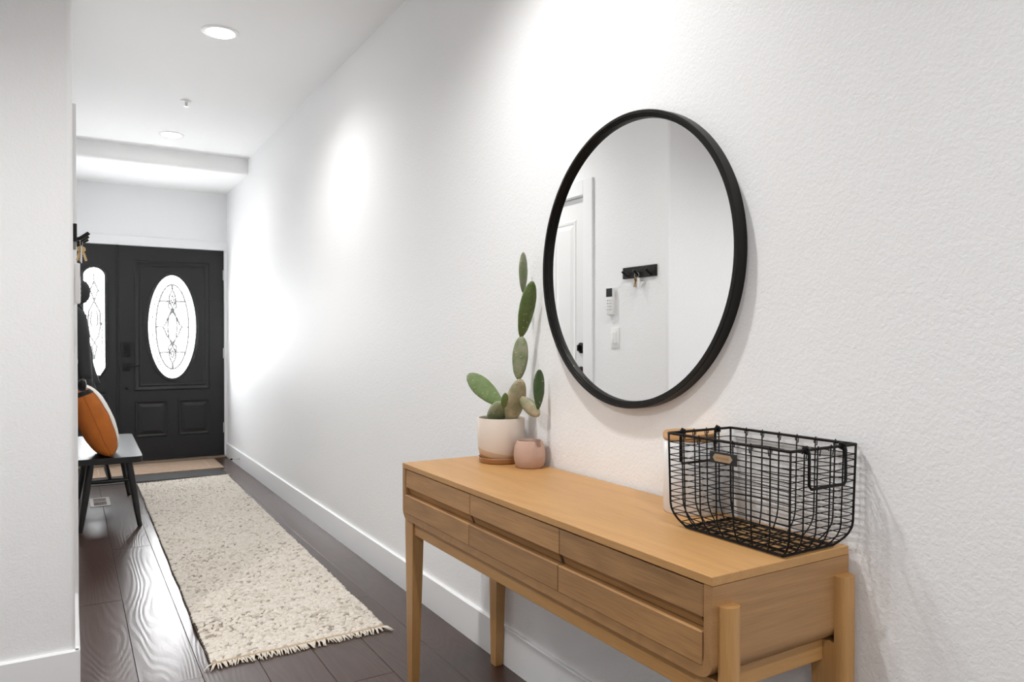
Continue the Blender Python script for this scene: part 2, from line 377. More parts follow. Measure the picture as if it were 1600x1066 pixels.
door = thing('door_1', 'charcoal black front door with oval leaded glass and two raised panels', None, (0.857, DY, 0), kind='structure')
def dl(bm, name, mat, parent, smooth=False, root=(0.857, DY, 0)):
    bmesh.ops.translate(bm, verts=bm.verts, vec=(-root[0], -root[1], -root[2])); return from_bm(name, bm, mat, parent, smooth)
dl(B(D0, D1, DY, DY + 0.045, DZ0, DZ1, 0.002, 1), 'slab', M['charcoal'], door)
bm = bmesh.new(); mould_rect(0.520, 1.184, 0.680, 1.915, DY, 0.034, 0.010, bm); mould_rect(0.565, 1.139, 0.725, 1.870, DY, 0.016, 0.006, bm); dl(bm, 'moulding', M['charcoal'], door)
for x0, x1 in ((0.527, 0.803), (0.900, 1.182)):
    bm = bmesh.new(); raised_panel(x0, x1, 0.240, 0.585, DY, bm); dl(bm, 'panel', M['charcoal'], door)
OX, OZ, OA, OB = 0.850, 1.287, 0.205, 0.490
def ell(a, b2, y, n=72): return [(OX + a * math.cos(2 * math.pi * k / n), y, OZ + b2 * math.sin(2 * math.pi * k / n)) for k in range(n)]
bm = bmesh.new()
rings = [[bm.verts.new(p) for p in ell(OA + d, OB + d, DY - h)] for d, h in ((0.036, 0), (0.033, 0.008), (0.020, 0.013), (0.006, 0.010), (0.0, 0.002), (0.0, -0.002))]
for a, b2 in zip(rings, rings[1:]): strip_ring(a, b2, bm)
dl(bm, 'oval_frame', M['charcoal'], door, True)
bm = bmesh.new(); bm.faces.new([bm.verts.new(p) for p in ell(OA + 0.004, OB + 0.004, DY - 0.0025)]); bmesh.ops.recalc_face_normals(bm, faces=bm.faces)
f0 = list(bm.faces)
ex = bmesh.ops.extrude_face_region(bm, geom=f0); bmesh.ops.translate(bm, verts=[v for v in ex['geom'] if isinstance(v, bmesh.types.BMVert)], vec=(0, 0.002, 0))
glass = dl(bm, 'oval_glass', M['glass'], door)
CYY = DY - 0.004
def came(pts, r=0.004, closed=False, parent=glass, root=(0.857, DY, 0)):
    o = dl(T([(x, CYY, z) for x, z in pts], r * 2.9, 6, closed), 'lead_came', M['came'], parent, root=root); return o
def ell2(a, b2, n=60): return [(OX + a * math.cos(2 * math.pi * k / n), OZ + b2 * math.sin(2 * math.pi * k / n)) for k in range(n)]
came(ell2(OA - 0.030, OB - 0.036), 0.0022, True); came(ell2(OA - 0.062, OB - 0.085), 0.0035, True)
for s in (-1, 1):
    came([(OX, OZ + s * (OB - 0.085)), (OX, OZ + s * 0.355)])
    # small pointed almond, and the interlaced ribbons
    def almond(z0, z1, wd, n=10): return [(OX + wd * math.sin(math.pi * i / n), z0 + (z1 - z0) * i / n) for i in range(n + 1)] + [(OX - wd * math.sin(math.pi * i / n), z1 + (z0 - z1) * i / n) for i in range(1, n)]
    came(almond(OZ + s * 0.185, OZ + s * 0.355, 0.028), 0.0032, True)
    came(almond(OZ + s * 0.225, OZ + s * 0.300, 0.012), 0.0026, True)
    came([(OX - 0.120, OZ + s * 0.245), (OX - 0.030, OZ + s * 0.245)]); came([(OX + 0.030, OZ + s * 0.245), (OX + 0.120, OZ + s * 0.245)])
    came([(OX + s * 0.142, OZ), (OX + s * 0.085, OZ), (OX + s * 0.062, OZ + 0.025), (OX + s * 0.045, OZ + 0.075), (OX, OZ + 0.150), (OX - 0.035 * s, OZ + 0.19), (OX - 0.030 * s, OZ + 0.245)], 0.0034)
    came([(OX + s * 0.085, OZ), (OX + s * 0.070, OZ - 0.025), (OX + s * 0.050, OZ - 0.085), (OX, OZ - 0.155), (OX - 0.035 * s, OZ - 0.19), (OX - 0.030 * s, OZ - 0.245)], 0.0034)
    came([(OX, OZ + 0.185), (OX + s * 0.030, OZ + 0.11), (OX + s * 0.042, OZ), (OX + s * 0.030, OZ - 0.11), (OX, OZ - 0.185)], 0.0030)
# hardware
kp = dl(B(0.420, 0.490, DY - 0.028, DY, 1.002, 1.132, 0.008), 'keypad_lock', M['black_plastic'], door, True)
for i in range(8):
    dl(B(0.436 + 0.024 * (i % 2), 0.450 + 0.024 * (i % 2), DY - 0.031, DY - 0.027, 1.100 - 0.018 * (i // 2), 1.110 - 0.018 * (i // 2), 0.001, 1), 'key', M['black_metal'], kp)
dl(lathe([(0.012, -0.034), (0.014, -0.033), (0.014, -0.026)], 20, 'y', (0.455, DY, 1.020)), 'thumb_turn', M['black_metal'], kp, True)
lv = dl(B(0.420, 0.490, DY - 0.014, DY, 0.872, 0.948, 0.006), 'lever_plate', M['black_plastic'], door, True)
bm = T([(0.455, DY - 0.010, 0.915), (0.455, DY - 0.045, 0.915), (0.470, DY - 0.055, 0.916), (0.560, DY - 0.055, 0.920)], [0.011, 0.010, 0.009, 0.007], 10)
dl(bm, 'lever', M['black_metal'], lv, True)
dl(lathe([(0.010, -0.006), (0.013, -0.004), (0.013, 0)], 20, 'y', (0.457, DY, 0.709)), 'kick_bore_cap', M['black_metal'], door, True)
for hz in (1.804, 1.029, 0.291):
    bm = bmesh.new()
    for q in range(5): bmesh.ops.translate(bm, verts=[], vec=(0, 0, 0)); tube(bm, [(1.3195, DY - 0.006, hz - 0.05 + 0.0202 * q), (1.3195, DY - 0.006, hz - 0.05 + 0.0202 * q + 0.0185)], 0.0065, 10)
    box(bm, 1.308, 1.326, DY - 0.002, DY + 0.002, hz - 0.05, hz + 0.05)
    dl(bm, 'hinge', M['nickel'], door, True)
# frame/mullion + sidelight
SR = (0.21, DY, 0)
sl = thing('window_1', 'charcoal sidelight panel with tall arched leaded glass beside the front door', None, SR, kind='structure')
dl(B(DU0, 0.372, DY, DY + 0.045, 0.017, 2.044, 0.002, 1), 'side_panel', M['charcoal'], sl, root=SR)
dl(B(0.3725, 0.3965, DY + 0.008, DY + 0.06, 0.016, 2.046), 'mullion', M['charcoal'], sl, root=SR)
def side_out(d, n=8):
    x0, x1, zb, zs, zt = 0.116 - d, 0.276 + d, 0.905, 1.755 + d * .4, 1.822 + d
    xc = (x0 + x1) / 2; p = [(x1, zb + 0.0), (x1, zs)]
    p += [(xc + (x1 - xc) * math.cos(math.pi * i / n) , zs + (zt - zs) * (math.sin(math.pi * i / n) ** 1.25)) for i in range(1, n)]
    p += [(x0, zs), (x0, zb), (xc - 0.045, 0.842 - d), (xc + 0.045, 0.842 - d)]
    return p
bm = bmesh.new(); rg = []
for d, h in ((0.034, 0), (0.030, 0.008), (0.018, 0.012), (0.006, 0.010), (0.0, 0.0)): rg.append([bm.verts.new((x, DY - h, z)) for x, z in side_out(d)])
for a, b2 in zip(rg, rg[1:]): strip_ring(a, b2, bm)
dl(bm, 'glass_frame', M['charcoal'], sl, True, root=SR)
sg = dl(prism(side_out(0.004), 1, DY - 0.0025, DY - 0.0005), 'side_glass', M['glass'], sl, root=SR)
SXC = 0.196
def sc_(pts, r=0.003, closed=False): came(pts, r, closed, sg, SR)
sc_([(SXC, 1.77), (SXC, 1.70)])
for s in (-1, 1):
    sc_([(SXC, 1.70), (SXC + s * 0.03, 1.62), (SXC + s * 0.045, 1.60)]); sc_([(SXC + s * 0.03, 1.62), (SXC, 1.52), (SXC - s * 0.045, 1.42), (SXC - s * 0.05, 1.30), (SXC - s * 0.035, 1.20), (SXC + s * 0.02, 1.10), (SXC, 0.98)])
    sc_([(SXC + s * 0.062, 0.92), (SXC + s * 0.062, 1.745)], 0.002)
sc_([(SXC, 1.47), (SXC + 0.025, 1.40), (SXC + 0.028, 1.32), (SXC, 1.22), (SXC - 0.028, 1.32), (SXC - 0.025, 1.40)], 0.003, True)
bm = bmesh.new(); raised_panel(0.110, 0.300, 0.240, 0.690, DY, bm); dl(bm, 'panel', M['charcoal'], sl, root=SR)

# ------------------------------------------------------------------ inner white door on the hall's left wall
IR = (XL, (ID0 + ID1) / 2, 0)
bm = bmesh.new(); cw = 0.086
for y0, y1, z0, z1 in ((ID0 - cw, ID0 + 0.002, 0, IDT + cw), (ID1 - 0.002, ID1 + cw, 0, IDT + cw), (ID0 + 0.002, ID1 - 0.002, IDT - 0.002, IDT + cw)):
    box(bm, XL, XL + 0.016, y0, y1, z0, z1, 0.003)
o = struct('trim_3', bm, M['trim']); tag(o, 'white casing around the inner panel door')
idr = thing('door_2', 'white panel door with black knob and deadbolt reflected in the round mirror', None, IR, kind='structure')
def il(bm, name, mat, parent, smooth=False): return dl(bm, name, mat, parent, smooth, root=IR)
il(B(XL - 0.060, XL - 0.020, ID0 + 0.003, ID1 - 0.003, 0.008, IDT - 0.007, 0.002, 1), 'slab', M['white_door'], idr)
def panelx(y0, y1, z0, z1):
    bm = bmesh.new(); x = XL - 0.020
    def ring(ins, hh): return [bm.verts.new((x + hh, y, z)) for y, z in ((y0 + ins, z0 + ins), (y1 - ins, z0 + ins), (y1 - ins, z1 - ins), (y0 + ins, z1 - ins))]
    a, b2, c, d, e = ring(0, 0), ring(0.008, 0.007), ring(0.020, 0.005), ring(0.028, 0.0005), ring(0.055, 0.007)
    for p, q in ((a, b2), (b2, c), (c, d), (d, e)): strip_ring(p, q, bm)
    bm.faces.new(e); il(bm, 'panel', M['white_door'], idr)
for y0, y1 in ((ID0 + 0.115, (ID0 + ID1) / 2 - 0.05), ((ID0 + ID1) / 2 + 0.05, ID1 - 0.115)):
    panelx(y0, y1, 1.02, 1.90); panelx(y0, y1, 0.22, 0.90)
kn = il(lathe([(0.030, 0), (0.031, 0.006), (0.014, 0.010), (0.011, 0.034), (0.024, 0.042), (0.029, 0.055), (0.024, 0.066), (0.010, 0.070)], 28, 'x', (XL - 0.020, ID0 + 0.062, 0.972)), 'knob', M['black_metal'], idr, True)
db = il(lathe([(0.032, 0), (0.033, 0.008), (0.024, 0.014), (0.022, 0.016)], 28, 'x', (XL - 0.020, ID0 + 0.062, 1.115)), 'deadbolt', M['black_metal'], idr, True)
il(B(XL - 0.006, XL + 0.014, ID0 + 0.056, ID0 + 0.068, 1.097, 1.133, 0.003), 'thumb_turn', M['black_metal'], db)
bm = bmesh.new(); box(bm, XL - 0.115, XL - 0.0005, ID0 - 0.011, ID0 + 0.001, 0, IDT); box(bm, XL - 0.115, XL - 0.0005, ID1 - 0.001, ID1 + 0.011, 0, IDT); box(bm, XL - 0.115, XL - 0.0005, ID0 - 0.011, ID1 + 0.011, IDT - 0.004, IDT + 0.011)
il(bm, 'jamb', M['trim'], idr)

# ------------------------------------------------------------------ ceiling lamps, sprinkler
def lamp(x, y, label, power=LAMP_POWER, cone=146):
    t = thing('recessed_downlight', label, 'ceiling light', (x, y, ZC), 'recessed ceiling lights')
    from_bm('trim_ring', lathe([(0.092, 0.0), (0.092, -0.003), (0.082, -0.008), (0.070, -0.006), (0.070, 0.0)], 40), M['trim'], t, True)
    from_bm('lens', lathe([(0.0705, -0.0005), (0.070, -0.0055), (0.045, -0.0075), (0.01, -0.008)], 40), M['lens'], t, True)
    L = bpy.data.lights.new('downlight_beam', 'SPOT'); L.energy = power; L.color = (1.0, 0.99, 0.972); L.spot_size = R(cone); L.spot_blend = 1.0; L.shadow_soft_size = 0.05
    lo = bpy.data.objects.new('downlight_beam', L); lo.location = (0, 0, -0.05); link(lo, t)
    return t
lamp(0.670, 4.010, 'bright recessed downlight in the ceiling before the sprinkler head', 34, 150)
lamp(0.680, 6.200, 'small bright recessed downlight in the ceiling beside the soffit', 12)
lamp(0.670, 1.820, 'recessed downlight in the ceiling above the console table', 54, 150)
lamp(0.670, -0.370, 'recessed downlight in the ceiling behind the console end', 60)
lamp(-0.95, 1.55, 'added unseen fill downlight in the open room near the corner wall')  # unseen lamp, added to brighten the corner wall
lamp(-1.20, -1.60, 'added unseen fill downlight in the open room near its far side')  # second unseen lamp added as fill for the open room
sp = thing('ceiling_sprinkler', 'small pale sprinkler head on the hallway ceiling between two downlights', 'sprinkler', (0.669, 5.284, ZC))
from_bm('escutcheon', lathe([(0.036, 0), (0.036, -0.003), (0.026, -0.009), (0.010, -0.010)], 28), M['trim'], sp, True)
from_bm('stem', lathe([(0.009, -0.008), (0.007, -0.030), (0.004, -0.034)], 16), M['nickel'], sp, True)
from_bm('deflector', lathe([(0.014, -0.034), (0.014, -0.036)], 16), M['nickel'], sp)

# ------------------------------------------------------------------ console table
CX0, CX1, CY0, CY1, CZ = 0.953, 1.334, 0.911, 2.296, 0.755
con = thing('console_table', 'light oak console table with six drawers and rounded post legs', 'table', ((CX0 + CX1) / 2, (CY0 + CY1) / 2, 0))
CR = ((CX0 + CX1) / 2, (CY0 + CY1) / 2, 0)
def cl(bm, name, mat, parent=con, smooth=False): return dl(bm, name, mat, parent, smooth, root=CR)
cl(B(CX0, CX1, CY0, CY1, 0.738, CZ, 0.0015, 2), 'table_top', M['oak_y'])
# case: ends and bottom as one bent shell with rounded lower corners
zb, th, ro = 0.570, 0.021, 0.034
outer = [(CY0, 0.7375), (CY0, zb + ro)] + arc(CY0 + ro, zb + ro, ro, 180, 270, 8)[1:] + arc(CY1 - ro, zb + ro, ro, 270, 360, 8) + [(CY1, 0.7375)]
ri = ro - th + 0.004
inner = [(CY0 + th, 0.7375), (CY0 + th, zb + th + ri)] + arc(CY0 + th + ri, zb + th + ri, ri, 180, 270, 8)[1:] + arc(CY1 - th - ri, zb + th + ri, ri, 270, 360, 8) + [(CY1 - th, 0.7375)]
bm = bmesh.new()
Vo = [[bm.verts.new((x, y, z)) for y, z in outer] for x in (CX0 + 0.001, CX1)]
Vi = [[bm.verts.new((x, y, z)) for y, z in inner] for x in (CX0 + 0.001, CX1)]
n = len(outer)
for i in range(n - 1):
    bm.faces.new([Vo[0][i], Vo[0][i + 1], Vo[1][i + 1], Vo[1][i]]); bm.faces.new([Vi[0][i], Vi[1][i], Vi[1][i + 1], Vi[0][i + 1]])
    for q in (0, 1): bm.faces.new([Vo[q][i], Vi[q][i], Vi[q][i + 1], Vo[q][i + 1]])
for i in (0, n - 1): bm.faces.new([Vo[0][i], Vo[1][i], Vi[1][i], Vi[0][i]])
cl(bm, 'case', M['oak_end_shaded'], smooth=True)
cl(B(CX1 - 0.010, CX1 - 0.003, CY0 + th, CY1 - th, zb + th, 0.7375), 'back_panel', M['oak_y'])
cl(B(CX0 + 0.022, CX0 + 0.030, CY0 + th, CY1 - th, zb + th, 0.7375), 'inner_face', M['dark'])
ydiv = [CY0 + th + 0.003, 1.381, 1.818, CY1 - th - 0.003]
for c in range(3):
    ya, yb = ydiv[c] + (0.0012 if c else 0), ydiv[c + 1] - (0.0012 if c < 2 else 0)
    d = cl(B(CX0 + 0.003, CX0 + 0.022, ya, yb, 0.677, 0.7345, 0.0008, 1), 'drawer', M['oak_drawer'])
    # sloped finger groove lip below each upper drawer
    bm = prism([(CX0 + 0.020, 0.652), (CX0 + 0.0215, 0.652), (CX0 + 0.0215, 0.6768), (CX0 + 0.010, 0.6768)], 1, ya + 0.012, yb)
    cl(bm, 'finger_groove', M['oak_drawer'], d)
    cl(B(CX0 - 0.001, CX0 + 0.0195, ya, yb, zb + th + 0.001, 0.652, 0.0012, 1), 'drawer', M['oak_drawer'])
# legs: board under the case, half-round post outside the ends
def leg(xc, hw, yend, s):
    """s=+1: far end, -1: near end; post is proud of the case end"""
    bm = bmesh.new(); ye = yend; r = hw
    out = 0.024
    # post above
    post = [(xc - hw, ye)] + [(xc - hw * math.cos(math.pi * i / 10), ye + s * out * (math.sin(math.pi * i / 10) ** 0.55)) for i in range(1, 10)] + [(xc + hw, ye)]
    prism(post, 2, 0.5685, 0.702, bm)
    # tapered lower leg
    def sect(z, k, ins): return [bm.verts.new((xc + (x - xc) * k, y, z)) for x, y in [(xc - hw, ye - s * (0.052 * ins))] + [(px_, ye + (py_ - ye) * k) for px_, py_ in post] + [(xc + hw, ye - s * (0.052 * ins))]]
    a, b2, c, d = sect(0.5685, 1, 1), sect(0.52, 1, 1), sect(0.006, 0.66, 0.55), sect(0.0, 0.60, 0.50)
    strip_ring(a, b2, bm); strip_ring(b2, c, bm); strip_ring(c, d, bm); bm.faces.new(a); bm.faces.new(d)
    cl(bm, 'leg', M['oak_z'], smooth=True)
for s, ye in ((-1, CY0), (1, CY1)):
    leg(0.987, 0.020, ye, s); leg(1.310, 0.022, ye, s)
cl(B(0.974, 0.994, CY0 + 0.053, CY1 - 0.053, 0.520, 0.5695, 0.002), 'apron', M['oak_y'])
cl(B(1.305, 1.322, CY0 + 0.053, CY1 - 0.053, 0.520, 0.5695, 0.002), 'apron', M['oak_y'])
for s, ye in ((-1, CY0), (1, CY1)):
    y0, y1 = sorted((ye - s * 0.024, ye - s * 0.046)); cl(B(1.008, 1.287, y0, y1, 0.528, 0.5695, 0.002), 'end_apron', M['oak_x'])

# ------------------------------------------------------------------ round mirror
MC = (XR, 1.585, 1.383)
mir = thing('round_mirror', 'large round wall mirror with slim black metal frame', 'mirror', MC)
RO = 0.406
prof = [(RO, 0.0), (RO, -0.030), (RO - 0.002, -0.032), (RO - 0.009, -0.032), (RO - 0.010, -0.028), (RO - 0.014, -0.028), (RO - 0.015, -0.024), (RO - 0.019, -0.024), (RO - 0.020, -0.012), (RO - 0.020, 0.0)]
bm = bmesh.new(); n = 128; rg = [[bm.verts.new((h, r * math.cos(2 * math.pi * k / n), r * math.sin(2 * math.pi * k / n))) for k in range(n)] for r, h in prof]
for a, b2 in zip(rg, rg[1:]): strip_ring(a, b2, bm)
strip_ring(rg[-1], rg[0], bm)
from_bm('frame', bm, M['black_metal'], mir, True)
from_bm('mirror_glass', lathe([(RO - 0.0205, -0.002), (RO - 0.0205, -0.014)], 128, 'x'), M['mirror'], mir)

# ------------------------------------------------------------------ things on the console
PP = (1.250, 2.150, CZ)
pc = thing('potted_cactus', 'tall prickly pear cactus in a cream and tan dipped stoneware pot', 'potted plant', PP)
from_bm('saucer', lathe([(0.066, 0.0), (0.073, 0.002), (0.0785, 0.017), (0.0775, 0.019), (0.074, 0.017), (0.068, 0.0072), (0.02, 0.0065)], 48), M['saucer'], pc, True)
from_bm('pot', lathe([(0.05, 0.0075), (0.060, 0.008), (0.071, 0.022), (0.0775, 0.045), (0.080, 0.080), (0.0795, 0.148), (0.0785, 0.150), (0.0755, 0.149), (0.0755, 0.138), (0.03, 0.137)], 56), M['pot'], pc, True)
from_bm('soil', lathe([(0.0750, 0.1375), (0.0745, 0.142), (0.05, 0.1435), (0.02, 0.1435)], 40), M['soil'], pc, True)
def pad(p0, p1, width, mat, turn=0.0, thick=0.020, obov=0.35, bend=0.0):
    """flat obovate pad from p0 (joint) to p1 (tip); face looks to the camera, turned about its axis"""
    p0, p1 = Vector(p0), Vector(p1); ax = p1 - p0; Ln = ax.length; ax.normalize()
    nrm = (-FW - ax * (-FW).dot(ax)).normalized(); nrm = Matrix.Rotation(R(turn), 3, ax) @ nrm; side = ax.cross(nrm)
    bm = bmesh.new(); NS, NT = 20, 16; rg = []
    for i in range(NT + 1):
        t = 0.012 + 0.976 * i / NT
        wv = width / 2 * (math.sin(math.pi * t) ** 0.47) * (1 - obov + 2 * obov * t * (1.15 - 0.35 * t)) / (1 + 0.1 * obov)
        tv = thick / 2 * (math.sin(math.pi * t) ** 0.5)
        c = p0 + ax * (Ln * t) + nrm * bend * math.sin(math.pi * t)
        ring = []
        for k in range(NS):
            a = 2 * math.pi * k / NS; co, si = math.cos(a), math.sin(a)
            q = c + side * (wv * math.copysign(abs(co) ** 0.85, co)) + nrm * (tv * math.copysign(abs(si) ** 0.9, si))
            q += nrm * 0.0016 * noise.noise(q * 45) + side * 0.0012 * noise.noise(q * 38 + Vector((9, 1, 4)))
            ring.append(bm.verts.new(q))
        rg.append(ring)
    for a, b2 in zip(rg, rg[1:]): strip_ring(a, b2, bm)
    bm.faces.new(rg[0]); bm.faces.new(rg[-1])
    return dl(bm, 'pad', M[mat], pc, 'all', root=PP)
pad(at(796, 662, 1.252), at(814, 592, 1.268), 0.066, 'pad_woody', 10, 0.034, 0.05)
pad(at(810, 594, 1.268), at(815, 525, 1.285), 0.055, 'pad_grey', -15, 0.020, 0.1)
pad(at(814, 528, 1.284), at(832, 439, 1.300), 0.056, 'pad_green', 20, 0.018, 0.18)
pad(at(817, 458, 1.287), at(818, 394, 1.300), 0.045, 'pad_grey', 52, 0.013, 0.12)
pad(at(767, 664, 1.216), at(785, 628, 1.222), 0.060, 'pad_grey', 0, 0.034, 0.0)
pad(at(785, 634, 1.246), at(731, 585, 1.238), 0.068, 'pad_green', 8, 0.016, 0.22)
pad(at(787, 638, 1.204), at(790, 614, 1.204), 0.024, 'pad_green', 10, 0.012, 0.05)
pad(at(812, 621, 1.268), at(843, 650, 1.292), 0.046, 'pad_woody', 15, 0.024, 0.15)
pad(at(841, 640, 1.290), at(843, 577, 1.302), 0.046, 'pad_dark', 38, 0.014, 0.25)
# small blush planter with one sliced facet
bm = lathe([(0.03, 0.0), (0.040, 0.0), (0.046, 0.006), (0.0505, 0.025), (0.0515, 0.045), (0.048, 0.070), (0.041, 0.086), (0.0385, 0.087), (0.037, 0.084), (0.040, 0.066), (0.040, 0.03), (0.02, 0.028)], 48)
nv = Vector((0.35, -0.85, 0.25)).normalized()
for v in bm.verts:
    dd = v.co.dot(nv) - 0.0545
    if v.co.z > 0.05 and dd > 0: v.co -= nv * dd
o = from_bm('small_planter', bm, M['pinkpot'], None, True, loc=(1.272, 2.005, CZ)); tag(o, 'small empty blush clay pot beside the cactus', 'pot')
# canister with wooden lid
CP = (1.278, 1.296, CZ)
cn = thing('canister', 'white ceramic canister with wooden lid behind the wire basket', 'canister', CP)
from_bm('body', lathe([(0.05, 0.0), (0.059, 0.0), (0.062, 0.004), (0.062, 0.168), (0.060, 0.172), (0.02, 0.172)], 48), M['ceramic'], cn, True)
from_bm('lid', lathe([(0.03, 0.1725), (0.060, 0.1725), (0.063, 0.176), (0.063, 0.187), (0.060, 0.191), (0.02, 0.191)], 48), M['oak_y'], cn, True)

# wire basket
BX0, BX1, BY0, BY1, BZ = 1.138, 1.333, 0.896, 1.218, 0.960          # rim
GX0, GX1, GY0, GY1, GZ = 1.150, 1.298, 0.921, 1.176, CZ + 0.0045      # floor frame
BC = ((GX0 + GX1) / 2, (GY0 + GY1) / 2, CZ)
bk = thing('wire_basket', 'black wire basket with drop handles and small brass label plate', 'basket', BC)
def kl(bm, name, mat=None, parent=bk, smooth='all'): return dl(bm, name, mat or M['black_wire'], parent, smooth, root=BC)
rz = random.Random(3)
def side_pt(u, v, h):
    """u,v in 0..1 on the rectangle, h = 0 floor, 1 rim: rim rectangle curving into the floor rectangle near the bottom"""
    k = 1.0 if h > 0.24 else 1 - (1 - h / 0.24) ** 2.2
    k = 0.15 * h + 0.85 * k if h < 1 else 1
    x = GX0 + (GX1 - GX0) * u; y = GY0 + (GY1 - GY0) * v
    X = BX0 + (BX1 - BX0) * u; Y = BY0 + (BY1 - BY0) * v
    return Vector((x + (X - x) * k, y + (Y - y) * k, GZ + (BZ - GZ) * h))
HS = [0, 0.015, 0.04, 0.075, 0.12, 0.18, 0.24, 0.4, 0.6, 0.8, 1.0]
for nm, hh, r in (('rim', 1.0, 0.0030), ('bottom_frame', 0.0, 0.0030)):
    kl(T([side_pt(u, v, hh) for u, v in ((0, 0), (0.03, 0), (0.97, 0), (1, 0), (1, 0.02), (1, 0.98), (1, 1), (0.97, 1), (0.03, 1), (0, 1), (0, 0.98), (0, 0.02))], r, 8, True), nm)
for u in (0, 1):
    for v in (0, 1): kl(T([side_pt(u, v, h) for h in HS], 0.0023, 6), 'corner_wire')
def hook_end(bm, p, out):
    tube(bm, [p + Vector((0, 0, -0.014)) + out * 0.004, p + Vector((0, 0, -0.002)) + out * 0.006, p + Vector((0, 0, 0.0045)) + out * 0.001, p + Vector((0, 0, -0.002)) - out * 0.005, p + Vector((0, 0, -0.008)) - out * 0.004], 0.0011, 5)
for i in range(1, 7):                     # wires down the wall side, under the floor, up the front
    v = i / 7; pts = [side_pt(0, v, h) for h in reversed(HS)] + [side_pt(1, v, h) for h in HS]
    bm = T(pts, 0.0016, 6); hook_end(bm, side_pt(0, v, 1), Vector((-1, 0, 0))); hook_end(bm, side_pt(1, v, 1), Vector((1, 0, 0))); kl(bm, 'upright_wire')
for i in range(1, 5):
    u = i / 5; pts = [side_pt(u, 0, h) for h in reversed(HS)] + [side_pt(u, 1, h) for h in HS]
    bm = T(pts, 0.0016, 6); hook_end(bm, side_pt(u, 0, 1), Vector((0, -1, 0))); hook_end(bm, side_pt(u, 1, 1), Vector((0, 1, 0))); kl(bm, 'upright_wire')
for i in range(14):                       # slightly wavy hoops
    h = 0.045 + 0.86 * i / 13; pts = []
    for (ua, va, ub, vb, n) in ((0, 0, 1, 0, 10), (1, 0, 1, 1, 14), (1, 1, 0, 1, 10), (0, 1, 0, 0, 14)):
        for k in range(n):
            t = k / n; u, v = ua + (ub - ua) * t, va + (vb - va) * t
            hw = h + 0.022 * noise.noise(Vector((u * 3.1 + i * 7.3, v * 3.3, i * 1.7))) * (1 if 0 < i < 13 else 0.3)
            pts.append(side_pt(u, v, hw))
    kl(T(pts, 0.0011, 5, True), 'hoop_wire')
for i in range(1, 9):
    v = i / 9; kl(T([side_pt(0, v, 0) + Vector((0, 0, 0.0022)), side_pt(1, v, 0) + Vector((0, 0, 0.0022))], 0.0012, 5), 'floor_wire')
for i in range(1, 7):
    u = i / 7; kl(T([side_pt(u, 0, 0) + Vector((0, 0, 0.0036)), side_pt(u, 1, 0) + Vector((0, 0, 0.0036))], 0.0012, 5), 'floor_wire')
for v, s in ((0, -1), (1, 1)):            # drop handles on the short ends
    pts = []; a, b2 = side_pt(0.22, v, 1), side_pt(0.78, v, 1); o_ = Vector((0, s, 0))
    for q in range(6): ang = q / 5 * 2 * math.pi; pts.append(a + o_ * (0.0065 * math.cos(ang)) + Vector((0, 0, 0.0065 * math.sin(ang))))
    for dz in (-0.006, -0.03, -0.066): pts.append(a + o_ * 0.0075 + Vector((0, 0, dz)))
    pts += [a + o_ * 0.0075 + Vector((0.006, 0, -0.073)), b2 + o_ * 0.0075 + Vector((-0.006, 0, -0.073))]
    for dz in (-0.066, -0.03, -0.006): pts.append(b2 + o_ * 0.0075 + Vector((0, 0, dz)))
    for q in range(6): ang = -q / 5 * 2 * math.pi; pts.append(b2 + o_ * (0.0065 * math.cos(ang)) + Vector((0, 0, 0.0065 * math.sin(ang))))
    kl(T(pts, 0.0030, 7), 'handle')
p = side_pt(0, 0.50, 0.83); ya, yb = p.y - 0.036, p.y + 0.036
tab = kl(B(p.x - 0.004, p.x - 0.0015, ya, yb, p.z - 0.012, p.z + 0.012, 0.0008, 1), 'label_tab', M['leather_tab'], bk, False)
pc_ = p.x - 0.0042
kl(prism([(ya + 0.016, p.z - 0.0075), (yb - 0.016, p.z - 0.0075), (yb - 0.010, p.z), (yb - 0.016, p.z + 0.0075), (ya + 0.016, p.z + 0.0075), (ya + 0.010, p.z)], 0, pc_ - 0.0015, pc_), 'label_plate', M['plate'], tab, False)
kl(prism([(ya + 0.020, p.z - 0.0025), (yb - 0.020, p.z - 0.0025), (yb - 0.020, p.z + 0.0025), (ya + 0.020, p.z + 0.0025)], 0, pc_ - 0.0019, pc_ - 0.0014), 'embossed_bar', M['saucer'], tab, False)

# ------------------------------------------------------------------ runner rug
rug = thing('runner_rug', 'long cream nubby wool runner rug with fringed end', 'rug', (0.78, 4.7, 0))
NL, NR, FL, FR = Vector((0.428, 2.800, 0)), Vector((1.086, 2.815, 0)), Vector((0.462, 6.575, 0)), Vector((1.150, 6.625, 0))
def rugp(u, v):
    p = (NL * (1 - u) + NR * u) * (1 - v) + (FL * (1 - u) + FR * u) * v
    p.x += 0.006 * noise.noise(Vector((v * 14, 3.3 * round(u), 0))) * (1 if u < 0.5 else 1)
    # a low ruck across the near left part
    d = (p.y - (3.175 + 0.10 * u)) / 0.045
    h = 0.020 * math.exp(-d * d) * max(0.0, 1 - (u / 0.62) ** 2) + 0.003 * noise.noise(Vector((p.x * 5, p.y * 2.2, 1)))
    p.z = 0.0045 + max(h, -0.002)
    return p
bm = bmesh.new(); NU, NV = 26, 240
gv = [[bm.verts.new(rugp(i / NU, j / NV)) for i in range(NU + 1)] for j in range(NV + 1)]
for j in range(NV):
    for i in range(NU): bm.faces.new([gv[j][i], gv[j][i + 1], gv[j + 1][i + 1], gv[j + 1][i]])
edge = [e for e in bm.edges if e.is_boundary]
ex = bmesh.ops.extrude_edge_only(bm, edges=edge)
for v in [g for g in ex['geom'] if isinstance(g, bmesh.types.BMVert)]: v.co.z = 0.0006
RC = (0.78, 4.7, 0)
